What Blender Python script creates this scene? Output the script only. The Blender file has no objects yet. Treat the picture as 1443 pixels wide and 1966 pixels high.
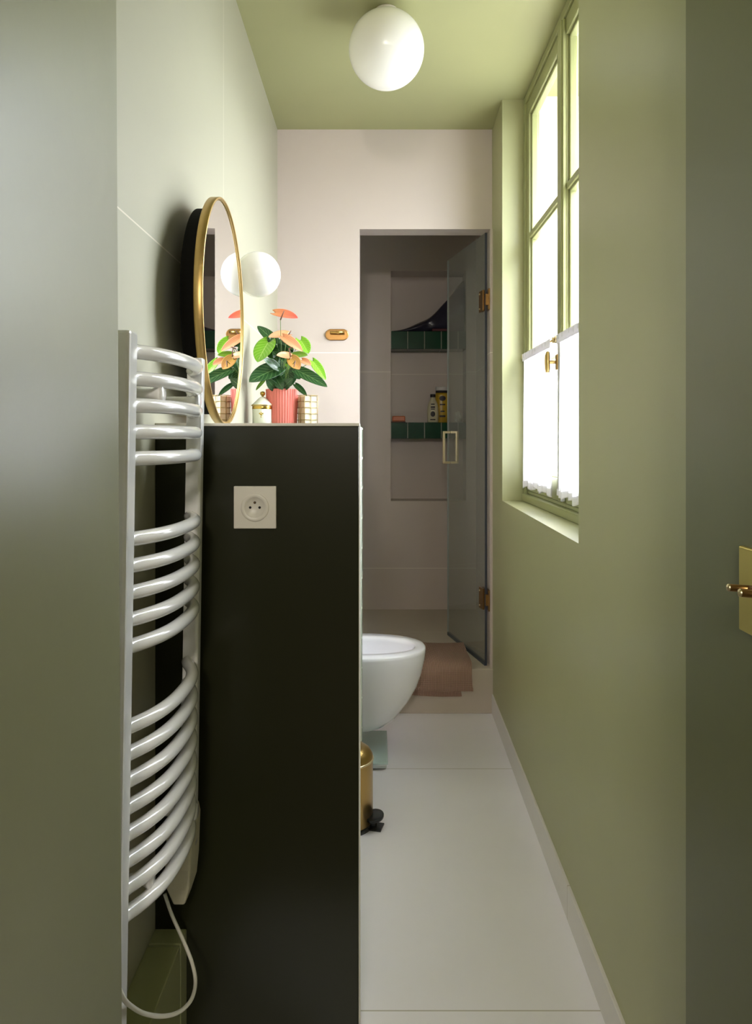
import bpy, math, random
from mathutils import Vector, Matrix
random.seed(7)
C = bpy.context.scene.collection
SC = bpy.context.scene

# ------------------------------------------------------------------ camera, world, light, exposure
F, H, CX, CY = 1420.0, 1.24, 721.5, 840.0          # focal length in px, eye height, principal point
cam = bpy.data.cameras.new('camera'); co = bpy.data.objects.new('camera', cam); C.objects.link(co)
cam.sensor_fit = 'VERTICAL'; cam.sensor_height = 24.0; cam.lens = F/1966*24.0
cam.shift_y = (CY-983)/1966; cam.clip_start = 0.02
co.location = (0, 0, H); co.rotation_euler = (math.pi/2, 0, 0)
SC.camera = co

w = bpy.data.worlds.new('daylight'); SC.world = w; w.use_nodes = True
bg = w.node_tree.nodes['Background']; bg.inputs[0].default_value = (0.89, 0.94, 1.0, 1)
tc = w.node_tree.nodes.new('ShaderNodeTexCoord'); sx_ = w.node_tree.nodes.new('ShaderNodeSeparateXYZ'); mr = w.node_tree.nodes.new('ShaderNodeMapRange')
w.node_tree.links.new(tc.outputs['Generated'], sx_.inputs[0]); w.node_tree.links.new(sx_.outputs[2], mr.inputs[0])
mr.inputs[1].default_value = -.05; mr.inputs[2].default_value = .75; mr.inputs[3].default_value = 3.5; mr.inputs[4].default_value = 26.0   # courtyard below, bright sky above
w.node_tree.links.new(mr.outputs[0], bg.inputs[1])

ld = bpy.data.lights.new('window_portal', 'AREA'); ld.shape = 'RECTANGLE'; ld.size = 1.65; ld.size_y = 1.25
lo = bpy.data.objects.new('window_portal', ld); C.objects.link(lo)
lo.location = (0.93, 2.43, 1.80); lo.rotation_euler = (0, math.radians(90), 0)   # faces -x
ld.cycles.is_portal = True
hl = bpy.data.lights.new('hall_fill', 'POINT'); hl.energy = 48; hl.shadow_soft_size = .12; hl.color = (1, .93, .84)  # unseen fill light added behind the camera to brighten the near surfaces
ho_ = bpy.data.objects.new('hall_fill', hl); C.objects.link(ho_); ho_.location = (-.15, -1.3, 1.95)

SC.view_settings.view_transform = 'Standard'; SC.view_settings.look = 'None'
SC.view_settings.exposure = 0.95; SC.view_settings.gamma = 1.0; SC.view_settings.use_curve_mapping = False
try:
    SC.cycles.max_bounces = 24; SC.cycles.diffuse_bounces = 16; SC.cycles.glossy_bounces = 8
    SC.cycles.transparent_max_bounces = 24; SC.cycles.sample_clamp_indirect = 6.0
except Exception: pass

def P(px, py, Y): return Vector(((px-CX)/F*Y, Y, H-(py-CY)/F*Y))

# ------------------------------------------------------------------ materials
def srgb(r, g, b):
    f = lambda c: (c/255/12.92) if c/255 <= .04045 else ((c/255+.055)/1.055)**2.4
    return (f(r), f(g), f(b), 1)
class NT:
    def __init__(s, name):
        s.m = bpy.data.materials.new(name); s.m.use_nodes = True; s.t = s.m.node_tree; s.n = s.t.nodes
        s.b = s.n['Principled BSDF']; s.out = s.n['Material Output']
    def node(s, k, **kw):
        x = s.n.new(k)
        for a, v in kw.items(): setattr(x, a, v)
        return x
    def link(s, a, b): s.t.links.new(a, b)
    def math(s, op, a, b=None, c=None):
        x = s.node('ShaderNodeMath', operation=op)
        for i, v in enumerate((a, b, c)):
            if v is None: continue
            if isinstance(v, (int, float)): x.inputs[i].default_value = v
            else: s.link(v, x.inputs[i])
        return x.outputs[0]
    def pos(s):
        g = s.node('ShaderNodeNewGeometry'); x = s.node('ShaderNodeSeparateXYZ'); s.link(g.outputs['Position'], x.inputs[0])
        return x.outputs
    def noise(s, scale, detail=3, rough=.55, vec=None):
        x = s.node('ShaderNodeTexNoise'); x.inputs['Scale'].default_value = scale; x.inputs['Detail'].default_value = detail
        x.inputs['Roughness'].default_value = rough
        if vec is None:
            g = s.node('ShaderNodeNewGeometry'); vec = g.outputs['Position']
        s.link(vec, x.inputs['Vector']); return x.outputs['Fac']
    def mix(s, fac, a, b):
        x = s.node('ShaderNodeMix', data_type='RGBA')
        for sock, v in ((x.inputs[0], fac), (x.inputs[6], a), (x.inputs[7], b)):
            if isinstance(v, (int, float)): sock.default_value = v
            elif isinstance(v, tuple): sock.default_value = v
            else: s.link(v, sock)
        return x.outputs[2]
    def bump(s, h, strength, dist=.002):
        x = s.node('ShaderNodeBump'); x.inputs['Strength'].default_value = strength; x.inputs['Distance'].default_value = dist
        s.link(h, x.inputs['Height']); s.link(x.outputs[0], s.b.inputs['Normal'])

def mat(name, col, rough=.5, metal=0, var=.06, scale=6, bump=0, bscale=80, spec=.5, coat=0):
    k = NT(name)
    k.b.inputs['Roughness'].default_value = rough; k.b.inputs['Metallic'].default_value = metal
    k.b.inputs['Specular IOR Level'].default_value = spec; k.b.inputs['Coat Weight'].default_value = coat
    k.b.inputs['Coat Roughness'].default_value = .08
    n = k.noise(scale)
    d = tuple(c*(1-var) for c in col[:3])+(1,); l = tuple(min(1, c*(1+var)) for c in col[:3])+(1,)
    k.link(k.mix(n, d, l), k.b.inputs['Base Color'])
    if bump: k.bump(k.noise(bscale), bump)
    return k.m

def tile_mat(name, col, joint, joints, rough=.4, hw=.0016, var=.05, spec=.5, bump=.05):
    """large format tile: joints = list of (axis, value[, axis2, lo, hi])"""
    k = NT(name); k.b.inputs['Roughness'].default_value = rough; k.b.inputs['Specular IOR Level'].default_value = spec
    p = k.pos(); fac = None
    for j in joints:
        m = k.math('COMPARE', p[j[0]], j[1], hw)
        if len(j) > 2:
            m = k.math('MULTIPLY', m, k.math('GREATER_THAN', p[j[2]], j[3])); m = k.math('MULTIPLY', m, k.math('LESS_THAN', p[j[2]], j[4]))
        fac = m if fac is None else k.math('MAXIMUM', fac, m)
    n = k.noise(2.2, 6, .6)
    base = k.mix(n, tuple(c*(1-var) for c in col[:3])+(1,), tuple(c*(1+var) for c in col[:3])+(1,))
    if fac is not None: base = k.mix(fac, base, joint)
    k.link(base, k.b.inputs['Base Color'])
    if bump: k.bump(k.noise(45, 4), bump, .001)
    return k.m

def zellige(name, col, grout, s=.1, offs=(0, 0, 0), axes=(1, 2), gw=.006, zr=.06):
    k = NT(name); p = k.pos(); fac = None
    for a in axes:
        fr = k.math('FRACT', k.math('DIVIDE', k.math('SUBTRACT', p[a], offs[a]), s))
        m = k.math('MAXIMUM', k.math('LESS_THAN', fr, gw/s/2), k.math('GREATER_THAN', fr, 1-gw/s/2))
        fac = m if fac is None else k.math('MAXIMUM', fac, m)
    n = k.noise(9, 4)
    k.link(k.mix(fac, k.mix(n, tuple(c*.6 for c in col[:3])+(1,), tuple(c*1.5 for c in col[:3])+(1,)), grout), k.b.inputs['Base Color'])
    k.link(k.math('MULTIPLY_ADD', fac, .6, zr), k.b.inputs['Roughness'])
    k.bump(k.noise(14, 2), .5 if zr < .1 else .08, .006); k.b.inputs['Specular IOR Level'].default_value = .5 if zr < .1 else .12
    return k.m

BEIGE = srgb(200, 187, 180)
GREEN = srgb(163, 163, 121)
M = {}
M['green'] = mat('green_paint', GREEN, .36, var=.05, scale=3, bump=.05, bscale=220)
M['greenceil'] = mat('green_ceiling_paint', srgb(162, 162, 118), .5, var=.03, scale=3)
M['greenwood'] = mat('green_gloss_paint', srgb(148, 150, 104), .3, var=.05, scale=8)
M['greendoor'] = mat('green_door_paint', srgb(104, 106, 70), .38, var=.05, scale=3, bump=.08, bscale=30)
M['greenentry'] = mat('green_entry_paint', srgb(138, 137, 108), .34, var=.05, scale=3, bump=.08, bscale=30)
M['darkgreen'] = mat('dark_green_paint', srgb(34, 35, 18), .26, var=.06, scale=3, spec=.3)
M['tile_left'] = tile_mat('left_wall_tile', srgb(172, 169, 148), srgb(214, 206, 190), [(2, 1.637), (1, 2.16, 2, 1.637, 3)], .42)
M['tile_back'] = tile_mat('back_wall_tile', BEIGE, srgb(236, 228, 218), [(2, 1.623)], .45)
M['tile_shower'] = tile_mat('shower_wall_tile', BEIGE, srgb(226, 218, 206), [(2, 1.637), (2, .449)], .45)
M['tile_step'] = tile_mat('shower_floor_tile', srgb(196, 184, 170), srgb(220, 210, 196), [(1, 3.95)], .5)
M['tile_floor'] = tile_mat('floor_tile', srgb(236, 233, 240), srgb(184, 176, 168), [(1, 2.769), (1, 1.600)], .34)
M['base'] = tile_mat('baseboard_tile', srgb(220, 215, 212), srgb(186, 178, 168), [(1, 1.9)], .4)
M['cream_line'] = mat('joint_line_beige', srgb(226, 220, 208), .5)
M['hall'] = mat('hall_paint', srgb(120, 116, 104), .8)
M['hallfloor'] = mat('hall_floor', srgb(110, 100, 90), .7)
M['stone'] = tile_mat('limestone_reveal', srgb(236, 226, 212), srgb(190, 180, 166), [(2, 2.28), (2, 1.86)], .8)
M['white'] = mat('white_enamel', srgb(232, 230, 228), .16, var=.02, coat=.4)
M['ceramic'] = mat('white_ceramic', srgb(246, 246, 252), .08, var=.01, coat=.5)
M['plastic'] = mat('white_plastic', srgb(222, 216, 204), .35, var=.02)
M['cord'] = mat('white_cable', srgb(226, 222, 208), .4, var=.02)
M['housing'] = mat('cream_housing', srgb(205, 198, 172), .45, var=.04)
M['chrome'] = mat('chrome', srgb(215, 214, 216), .12, 1, var=.02)
M['brass'] = mat('brass', srgb(190, 152, 88), .25, 1, var=.08, scale=20)
M['brassframe'] = mat('brushed_brass_frame', srgb(196, 164, 104), .35, 1, var=.05, scale=40)
M['brassdoor'] = mat('satin_brass_plate', srgb(196, 178, 104), .38, 1, var=.06, scale=12)
M['brasspale'] = mat('pale_brass', srgb(226, 210, 170), .3, 1, var=.05)
M['brassdark'] = mat('dark_brass', srgb(156, 118, 72), .3, 1, var=.15, scale=60)
M['binbrass'] = mat('brass_bin', srgb(190, 158, 98), .28, 1, var=.04, scale=6)
M['black'] = mat('black_plastic', srgb(26, 27, 30), .25, var=.05)
M['matblack'] = mat('matt_black_board', srgb(20, 19, 16), .8, spec=.1)
M['hole'] = mat('dark_socket_hole', srgb(12, 10, 10), .7)
M['opal'] = mat('opal_glass', srgb(246, 243, 238), .22, var=.01)
M['zel'] = zellige('green_zellige', srgb(64, 92, 66), srgb(200, 205, 190), .1, (-.046, 2.47, 1.27))
M['zelshelf'] = zellige('emerald_zellige', srgb(10, 62, 38), srgb(150, 150, 138), .1016, (.09, 0, 0), axes=(0,), gw=.005, zr=.22)
M['pink'] = mat('salmon_pot', srgb(232, 128, 116), .5, var=.04)
M['soil'] = mat('potting_soil', srgb(38, 28, 20), .9, var=.4, scale=120, bump=.6)
M['jar'] = mat('cream_porcelain', srgb(234, 236, 218), .12, var=.03, coat=.4)
M['gold'] = mat('gold_trim', srgb(205, 170, 84), .22, 1)
M['wire'] = mat('gilded_wire', srgb(168, 146, 96), .4, .6)
M['boxpaper'] = mat('pale_gold_panel', srgb(206, 192, 160), .5)
M['boxpale'] = mat('off_white_panel', srgb(222, 218, 206), .5)
M['bag'] = mat('dark_violet_plastic', srgb(52, 50, 66), .22, var=.3, scale=18, bump=.8, bscale=26)
M['bagpink'] = mat('dull_red_cloth', srgb(92, 40, 46), .6)
M['soap'] = mat('amber_soap', srgb(190, 96, 40), .4, var=.1, scale=30)
M['soapbase'] = mat('dark_red_dish', srgb(84, 36, 26), .4)
M['bottle'] = mat('ivory_bottle', srgb(214, 206, 176), .3, var=.03)
M['label'] = mat('dark_print', srgb(34, 26, 30), .5)
M['yellow'] = mat('yellow_bottle', srgb(196, 160, 44), .3, var=.22, scale=50)
M['capwhite'] = mat('white_cap', srgb(214, 210, 212), .3)
M['paper'] = mat('crumpled_white', srgb(222, 220, 214), .6, bump=.5, bscale=60)
M['scalebody'] = mat('scale_body', srgb(214, 222, 224), .3)
M['scaleglass'] = mat('aqua_glass_top', srgb(186, 210, 208), .07, var=.04, coat=.6)
M['seal'] = mat('grey_rubber_seal', srgb(60, 66, 78), .4)
M['sealpale'] = mat('clear_edge_seal', srgb(176, 184, 188), .25)

# bath mat
k = NT('ribbed_cotton'); p = k.pos(); k.b.inputs['Roughness'].default_value = .95
wv = k.math('SINE', k.math('MULTIPLY', p[0], 1150.0)); wz = k.math('SINE', k.math('MULTIPLY', k.math('ADD', p[1], p[2]), 900.0))
hh = k.math('MULTIPLY_ADD', wz, .25, k.math('MULTIPLY', wv, .6))
k.link(k.mix(k.math('MULTIPLY_ADD', hh, .5, .5), srgb(128, 94, 82), srgb(214, 178, 160)), k.b.inputs['Base Color'])
k.bump(hh, .8, .003); M['mat'] = k.m

def glass(name, tint, refl=1.0, rough=.0, haze=0):
    k = NT(name); k.n.remove(k.b)
    tr = k.node('ShaderNodeBsdfTransparent'); tr.inputs[0].default_value = tint
    gl = k.node('ShaderNodeBsdfGlossy'); gl.inputs['Roughness'].default_value = rough
    fr = k.node('ShaderNodeFresnel'); fr.inputs[0].default_value = 1.45
    mx = k.node('ShaderNodeMixShader'); ge = k.node('ShaderNodeNewGeometry'); front = k.math('SUBTRACT', 1.0, ge.outputs['Backfacing'])
    k.link(k.math('MULTIPLY', k.math('MULTIPLY', fr.outputs[0], refl), front), mx.inputs[0])
    base = tr.outputs[0]
    if haze:                                          # diffuse veil, paints the grey haze of reflections into the glass
        df_ = k.node('ShaderNodeBsdfDiffuse'); df_.inputs[0].default_value = (.74, .77, .72, 1)
        mh = k.node('ShaderNodeMixShader'); k.link(k.math('MULTIPLY_ADD', k.noise(5, 4), haze*.6, haze*.7), mh.inputs[0])
        k.link(base, mh.inputs[1]); k.link(df_.outputs[0], mh.inputs[2]); base = mh.outputs[0]
    k.link(base, mx.inputs[1]); k.link(gl.outputs[0], mx.inputs[2]); k.link(mx.outputs[0], k.out.inputs[0])
    return k.m
M['pane'] = glass('window_glass', (.98, .99, .985, 1), .8)
M['showerglass'] = glass('shower_glass', (.87, .895, .875, 1), 1.3, haze=.09)
k = NT('mirror_silver'); k.b.inputs['Metallic'].default_value = 1; k.b.inputs['Roughness'].default_value = .0
k.b.inputs['Base Color'].default_value = (.94, .94, .93, 1); M['mirror'] = k.m
# sheer curtain
k = NT('sheer_white_cotton'); k.n.remove(k.b)
df = k.node('ShaderNodeBsdfDiffuse'); df.inputs[0].default_value = (.92, .91, .95, 1)
tl = k.node('ShaderNodeBsdfTranslucent'); tl.inputs[0].default_value = (.95, .94, .97, 1)
tr = k.node('ShaderNodeBsdfTransparent')
m1 = k.node('ShaderNodeMixShader'); m1.inputs[0].default_value = .62; k.link(df.outputs[0], m1.inputs[1]); k.link(tl.outputs[0], m1.inputs[2])
m2 = k.node('ShaderNodeMixShader'); k.link(k.math('MULTIPLY_ADD', k.noise(400, 2), .10, .14), m2.inputs[0])
k.link(m1.outputs[0], m2.inputs[1]); k.link(tr.outputs[0], m2.inputs[2]); k.link(m2.outputs[0], k.out.inputs[0]); M['sheer'] = k.m
k = NT('folded_cotton_hem'); k.n.remove(k.b)
df = k.node('ShaderNodeBsdfDiffuse'); df.inputs[0].default_value = (.88, .86, .92, 1)
tl = k.node('ShaderNodeBsdfTranslucent'); tl.inputs[0].default_value = (.93, .91, .97, 1)
m1 = k.node('ShaderNodeMixShader'); k.link(k.math('MULTIPLY_ADD', k.noise(60, 3), .12, .02), m1.inputs[0]); k.link(df.outputs[0], m1.inputs[1]); k.link(tl.outputs[0], m1.inputs[2])
k.link(m1.outputs[0], k.out.inputs[0]); M['hem'] = k.m
# leaves: green with paler veins along uv
def leaf_mat(name, a, b, rough=.25):
    k = NT(name); k.b.inputs['Roughness'].default_value = rough
    uv = k.node('ShaderNodeUVMap'); s = k.node('ShaderNodeSeparateXYZ'); k.link(uv.outputs[0], s.inputs[0])
    v = k.math('ABSOLUTE', k.math('SUBTRACT', s.outputs[0], .5))
    rib = k.math('LESS_THAN', v, .02)
    vein = k.math('POWER', k.math('ABSOLUTE', k.math('SINE', k.math('MULTIPLY', k.math('SUBTRACT', s.outputs[1], k.math('MULTIPLY', v, .7)), 22.0))), 14.0)
    fac = k.math('MAXIMUM', rib, k.math('MULTIPLY', vein, .45))
    n = k.noise(30, 3)
    base = k.mix(n, a, tuple(min(1, c*1.35) for c in a[:3])+(1,))
    k.link(k.mix(fac, base, b), k.b.inputs['Base Color']); return k.m
M['leafdark'] = leaf_mat('dark_leaf', srgb(34, 66, 34), srgb(96, 130, 80))
M['leafbright'] = leaf_mat('bright_leaf', srgb(104, 156, 38), srgb(160, 196, 90))
M['stem'] = mat('green_stem', srgb(96, 122, 62), .4)
M['spadix'] = mat('brown_spadix', srgb(112, 74, 60), .5)
def spathe_mat(name, a, b):
    k = NT(name); k.b.inputs['Roughness'].default_value = .22
    uv = k.node('ShaderNodeUVMap'); s = k.node('ShaderNodeSeparateXYZ'); k.link(uv.outputs[0], s.inputs[0])
    vein = k.math('POWER', k.math('ABSOLUTE', k.math('SINE', k.math('MULTIPLY', s.outputs[0], 19.0))), 8.0)
    k.link(k.mix(k.math('MULTIPLY', vein, .35), k.mix(s.outputs[1], a, b), srgb(176, 100, 76)), k.b.inputs['Base Color']); return k.m
M['spred'] = spathe_mat('salmon_red_spathe', srgb(226, 150, 96), srgb(240, 96, 92))
M['sppeach'] = spathe_mat('peach_spathe', srgb(220, 146, 100), srgb(238, 178, 140))
M['spgold'] = spathe_mat('golden_spathe', srgb(190, 150, 70), srgb(236, 172, 110))

# ------------------------------------------------------------------ mesh building
class MB:
    def __init__(s): s.v = []; s.f = []; s.sm = []; s.uv = {}
    def add(s, vs, fs, smooth=False):
        o = len(s.v); s.v += [Vector(a) for a in vs]
        for f in fs: s.f.append(tuple(i+o for i in f)); s.sm.append(smooth)
        return s
    def box(s, x0, x1, y0, y1, z0, z1):
        return s.hexa([(x0, y0), (x1, y0), (x1, y1), (x0, y1)], z0, z1)
    def hexa(s, poly, z0, z1):                       # vertical prism over a plan polygon (counter-clockwise)
        n = len(poly)
        vs = [(x, y, z0) for x, y in poly]+[(x, y, z1) for x, y in poly]
        fs = [tuple(range(n-1, -1, -1)), tuple(range(n, 2*n))]+[(i, (i+1) % n, n+(i+1) % n, n+i) for i in range(n)]
        return s.add(vs, fs)
    def obox(s, c, ax, ay, az, hx, hy, hz):           # oriented box
        c = Vector(c); ax, ay, az = Vector(ax).normalized(), Vector(ay).normalized(), Vector(az).normalized()
        vs = [c+ax*hx*i+ay*hy*j+az*hz*l for l in (-1, 1) for i, j in ((-1, -1), (1, -1), (1, 1), (-1, 1))]
        return s.add(vs, [(3, 2, 1, 0), (4, 5, 6, 7), (0, 1, 5, 4), (1, 2, 6, 5), (2, 3, 7, 6), (3, 0, 4, 7)])
    def tube(s, pts, r, seg=16, cap=True, squash=None):
        pts = [Vector(p) for p in pts]; n = len(pts); rs = r if isinstance(r, (list, tuple)) else [r]*n
        t0 = (pts[1]-pts[0]).normalized(); up = Vector((0, 0, 1)) if abs(t0.z) < .9 else Vector((1, 0, 0))
        a = t0.cross(up).normalized(); vs = []; fs = []
        for i, p in enumerate(pts):
            t = (pts[min(i+1, n-1)]-pts[max(i-1, 0)]).normalized()
            a = (a-t*a.dot(t)).normalized(); b = t.cross(a)
            for q in range(seg):
                th = 2*math.pi*q/seg; vs.append(p+(a*math.cos(th)+b*math.sin(th))*rs[i])
        for i in range(n-1):
            for q in range(seg):
                fs.append((i*seg+q, i*seg+(q+1) % seg, (i+1)*seg+(q+1) % seg, (i+1)*seg+q))
        s.add(vs, fs, True)
        if cap:
            o = len(s.v)-n*seg
            s.f.append(tuple(o+q for q in range(seg-1, -1, -1))); s.sm.append(False)
            s.f.append(tuple(o+(n-1)*seg+q for q in range(seg))); s.sm.append(False)
        return s
    def lathe(s, prof, c, axis=(0, 0, 1), seg=48, flute=0, nfl=36, smooth=True):
        c = Vector(c); ax = Vector(axis).normalized()
        a = ax.cross(Vector((0, 0, 1)) if abs(ax.z) < .9 else Vector((1, 0, 0))).normalized(); b = ax.cross(a)
        vs = []; n = len(prof)
        for r, h in prof:
            for q in range(seg):
                th = 2*math.pi*q/seg; rr = r+(flute*(math.cos(th*nfl)) if flute and r > .02 else 0)
                vs.append(c+ax*h+(a*math.cos(th)+b*math.sin(th))*rr)
        fs = [(i*seg+q, i*seg+(q+1) % seg, (i+1)*seg+(q+1) % seg, (i+1)*seg+q) for i in range(n-1) for q in range(seg)]
        return s.add(vs, fs, smooth)
    def loops(s, loops, smooth=True, capa=True, capb=True):
        n = len(loops[0]); vs = [p for l in loops for p in l]
        fs = [(i*n+q, i*n+(q+1) % n, (i+1)*n+(q+1) % n, (i+1)*n+q) for i in range(len(loops)-1) for q in range(n)]
        s.add(vs, fs, smooth); o = len(s.v)-len(vs)
        if capa: s.f.append(tuple(o+q for q in range(n-1, -1, -1))); s.sm.append(smooth)
        if capb: s.f.append(tuple(o+(len(loops)-1)*n+q for q in range(n))); s.sm.append(smooth)
        return s
    def grid(s, rows, smooth=True, uv=False):
        m = len(rows[0]); o = len(s.v)
        vs = [p for r in rows for p in r]
        fs = [(i*m+j, i*m+j+1, (i+1)*m+j+1, (i+1)*m+j) for i in range(len(rows)-1) for j in range(m-1)]
        s.add(vs, fs, smooth)
        if uv:
            for i in range(len(rows)):
                for j in range(m): s.uv[o+i*m+j] = (j/(m-1), i/(len(rows)-1))
        return s
    def build(s, name, m, parent=None, bevel=0, seg=2, solid=0, sub=0):
        me = bpy.data.meshes.new(name); ob = bpy.data.objects.new(name, me); C.objects.link(ob)
        if parent is not None:
            r = parent
            while r.parent: r = r.parent
            O = Vector(r.location); ob.parent = parent
        else:
            xs = [v.x for v in s.v]; ys = [v.y for v in s.v]; zs = [v.z for v in s.v]
            O = Vector(((min(xs)+max(xs))/2, (min(ys)+max(ys))/2, min(zs))); ob.location = O
        me.from_pydata([v-O for v in s.v], [], s.f)
        for p, q in zip(me.polygons, s.sm): p.use_smooth = q
        if s.uv:
            l = me.uv_layers.new(name='UVMap')
            for lp in me.loops: l.data[lp.index].uv = s.uv.get(lp.vertex_index, (0, 0))
        me.materials.append(m); me.update()
        import bmesh
        bm = bmesh.new(); bm.from_mesh(me); bmesh.ops.recalc_face_normals(bm, faces=bm.faces); bm.to_mesh(me); bm.free()
        if sub: d = ob.modifiers.new('sub', 'SUBSURF'); d.levels = sub; d.render_levels = sub
        if solid: d = ob.modifiers.new('solid', 'SOLIDIFY'); d.thickness = solid; d.offset = 0
        if bevel:
            d = ob.modifiers.new('bevel', 'BEVEL'); d.width = bevel; d.segments = seg; d.limit_method = 'ANGLE'; d.angle_limit = math.radians(40)
        return ob
def tag(o, label, cat, group=None):
    o['label'] = label; o['category'] = cat
    if group: o['group'] = group
    return o
def thing(name, loc, label, cat, group=None):
    o = bpy.data.objects.new(name, None); C.objects.link(o); o.location = loc; o.empty_display_size = .05
    return tag(o, label, cat, group)
def struct(o, label=None):
    o['kind'] = 'structure'
    if label: o['label'] = label
    return o
def part(o, label): o['label'] = label; return o
def disc(c, r, seg, axis):
    pass

# ------------------------------------------------------------------ room dimensions
XL = -.445
def XR(y): return .49+.0185*(y-1.45)
ZC = 2.631
YB, YB2, YS = 3.34, 3.444, 4.475      # back wall front / rear face, shower back wall
SILL = .98; WY0, WY1 = 1.814, 3.045    # window recess
JX, JY = -.352, 1.0                    # entrance jamb corner

# floor, ceiling
struct(MB().box(-.65, .70, 1.0, 3.33, -.08, 0).build('floor', M['tile_floor']), 'large format pale grey beige floor tiles running to the shower step')
struct(MB().box(-1.2, 1.2, -2.2, 1.0, -.08, 0).build('floor_hall', M['hallfloor']))
struct(MB().box(-1.2, .94, -2.2, 4.8, ZC, ZC+.1).build('ceiling', M['greenceil']), 'green painted ceiling')
# left wall
struct(MB().box(XL-.15, XL, JY, 4.8, 0, ZC).build('wall_left', M['tile_left']), 'left wall of large pale tiles')
# entrance jamb on the left (slightly out of plumb)
e = MB(); t = .012
vs = [(-1.2, JY, 0), (JX+t, JY, 0), (JX+t, .0, 0), (-1.2, .0, 0), (-1.2, JY, ZC), (JX-t*.2, JY, ZC), (JX-t*.2, .0, ZC), (-1.2, .0, ZC)]
e.add(vs, [(0, 1, 2, 3), (7, 6, 5, 4), (1, 0, 4, 5), (2, 1, 5, 6), (3, 2, 6, 7), (0, 3, 7, 4)])
struct(e.build('wall_entrance', M['greenentry'], bevel=.003), 'satin green jamb wall at the left of the doorway')
# hall behind the camera
h = MB(); h.box(-1.2, -1.1, -2.2, 0, 0, ZC); h.box(1.0, 1.1, -2.2, 1.0, 0, ZC); h.box(-1.2, 1.1, -2.3, -2.2, 0, ZC)
struct(h.build('wall_hall', M['hall']))
# right wall around the window recess (plan follows the slight angle)
XI = .665
r = MB()
def wr(y0, y1, z0, z1): r.hexa([(XR(y0), y0), (XI, y0), (XI, y1), (XR(y1), y1)], z0, z1)
wr(.95, WY0, 0, ZC); wr(WY0, WY1, 0, SILL); wr(WY1, YB2, 0, ZC)
struct(r.build('wall_right', M['green']), 'green painted wall with the window recess')
# infill from right wall towards the hall
struct(MB().box(XR(.95), 1.1, .90, .95, 0, ZC).build('wall_door_side', M['green']))
# outer masonry with stone reveal
o = MB(); XO = .90
o.box(XI, XO, .95, WY0+.04, 0, 3.0); o.box(XI, XO, WY0+.04, WY1-.03, 0, SILL-.02); o.box(XI, XO, WY1-.03, 4.9, 0, 3.0)
o.box(XI+.28, XO+.06, WY0, WY1, ZC-.02, 3.0)
struct(o.build('wall_outside', M['stone']), 'pale stone outer reveal seen through the window')
# back wall with the shower opening
b = MB(); b.box(XL, -.0741, YB, YB2, 0, ZC); b.box(-.0741, .5245, YB, YB2, 2.181, ZC)
struct(b.build('wall_back', M['tile_back']), 'beige tiled end wall around the shower opening')
struct(MB().box(.5145, .53, YB-.008, YB2, .20, 2.181).build('trim_1', M['tile_back'], bevel=.002), 'beige jamb of the shower opening')
# shower: raised floor, walls with niche
struct(MB().box(XL, .536, 3.322, YB2, 0, .2).box(XL, .61, YB2, YS+.01, 0, .2).build('floor_shower', M['tile_step'], bevel=.003), 'raised beige shower floor with its step')
NX0, NX1, NZ0, NZ1 = .09, .545, .856, 2.248; ND = YS+.175
n = MB(); n.box(XL, NX0, YS, ND, 0, ZC); n.box(NX1, .75, YS, ND, 0, ZC); n.box(NX0, NX1, YS, ND, 0, NZ0); n.box(NX0, NX1, YS, ND, NZ1, ZC)
n.box(XL, .75, ND, ND+.08, 0, ZC)
struct(n.build('wall_shower_back', M['tile_shower']), 'beige tiled shower wall with a tall niche')
struct(MB().box(.605, .66, YB2, YS, 0, ZC).build('wall_shower_right', M['tile_shower']))
# baseboard on the right
bb = MB(); bb.hexa([(XR(1.0)-.009, 1.0), (XR(1.0)+.001, 1.0), (XR(3.322)+.001, 3.322), (XR(3.322)-.009+.004, 3.322)], 0, .089)
struct(bb.build('baseboard_right', M['base'], bevel=.0015), 'pale tile skirting along the green wall')
# ------------------------------------------------------------------ half wall (partition) and tiled divider
PW0, PW1, PWX, PZ = 1.49, 1.585, -.035, 1.269
pw = MB().box(XL, PWX, PW0, PW1, 0, PZ-.006)
ph = struct(pw.build('wall_partition', M['darkgreen'], bevel=.002), 'dark green half height partition wall with a power socket')
c = MB().box(XL, PWX+.0015, PW0-.001, PW1+.002, PZ-.006, PZ); c.box(PWX, PWX+.0018, PW0+.004, PW1+.002, 0, PZ-.006)
struct(c.build('trim_2', M['cream_line'], bevel=.0008), 'pale edge strip capping the dark partition')
dv = MB().box(XL, -.0465, 2.47, 2.615, 0, 1.277)
struct(dv.build('wall_divider', M['zel'], bevel=.006, seg=3), 'glossy green tiled divider between basin and toilet')
struct(MB().box(XL, -.31, 2.615, YB, 0, 1.10).build('wall_cistern', M['tile_back'], bevel=.003), 'boxed in cistern wall carrying the toilet')
# pipe casing under the radiator
pc = MB(); pc.box(XL, -.381, JY, 1.439, 0, .2505); pc.box(XL, -.381, 1.445, PW0, 0, .2505); pc.box(XL, -.385, 1.43, 1.45, 0, .245)
struct(pc.build('trim_3', M['greenwood'], bevel=.002), 'low green painted pipe casing below the towel radiator')

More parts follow.
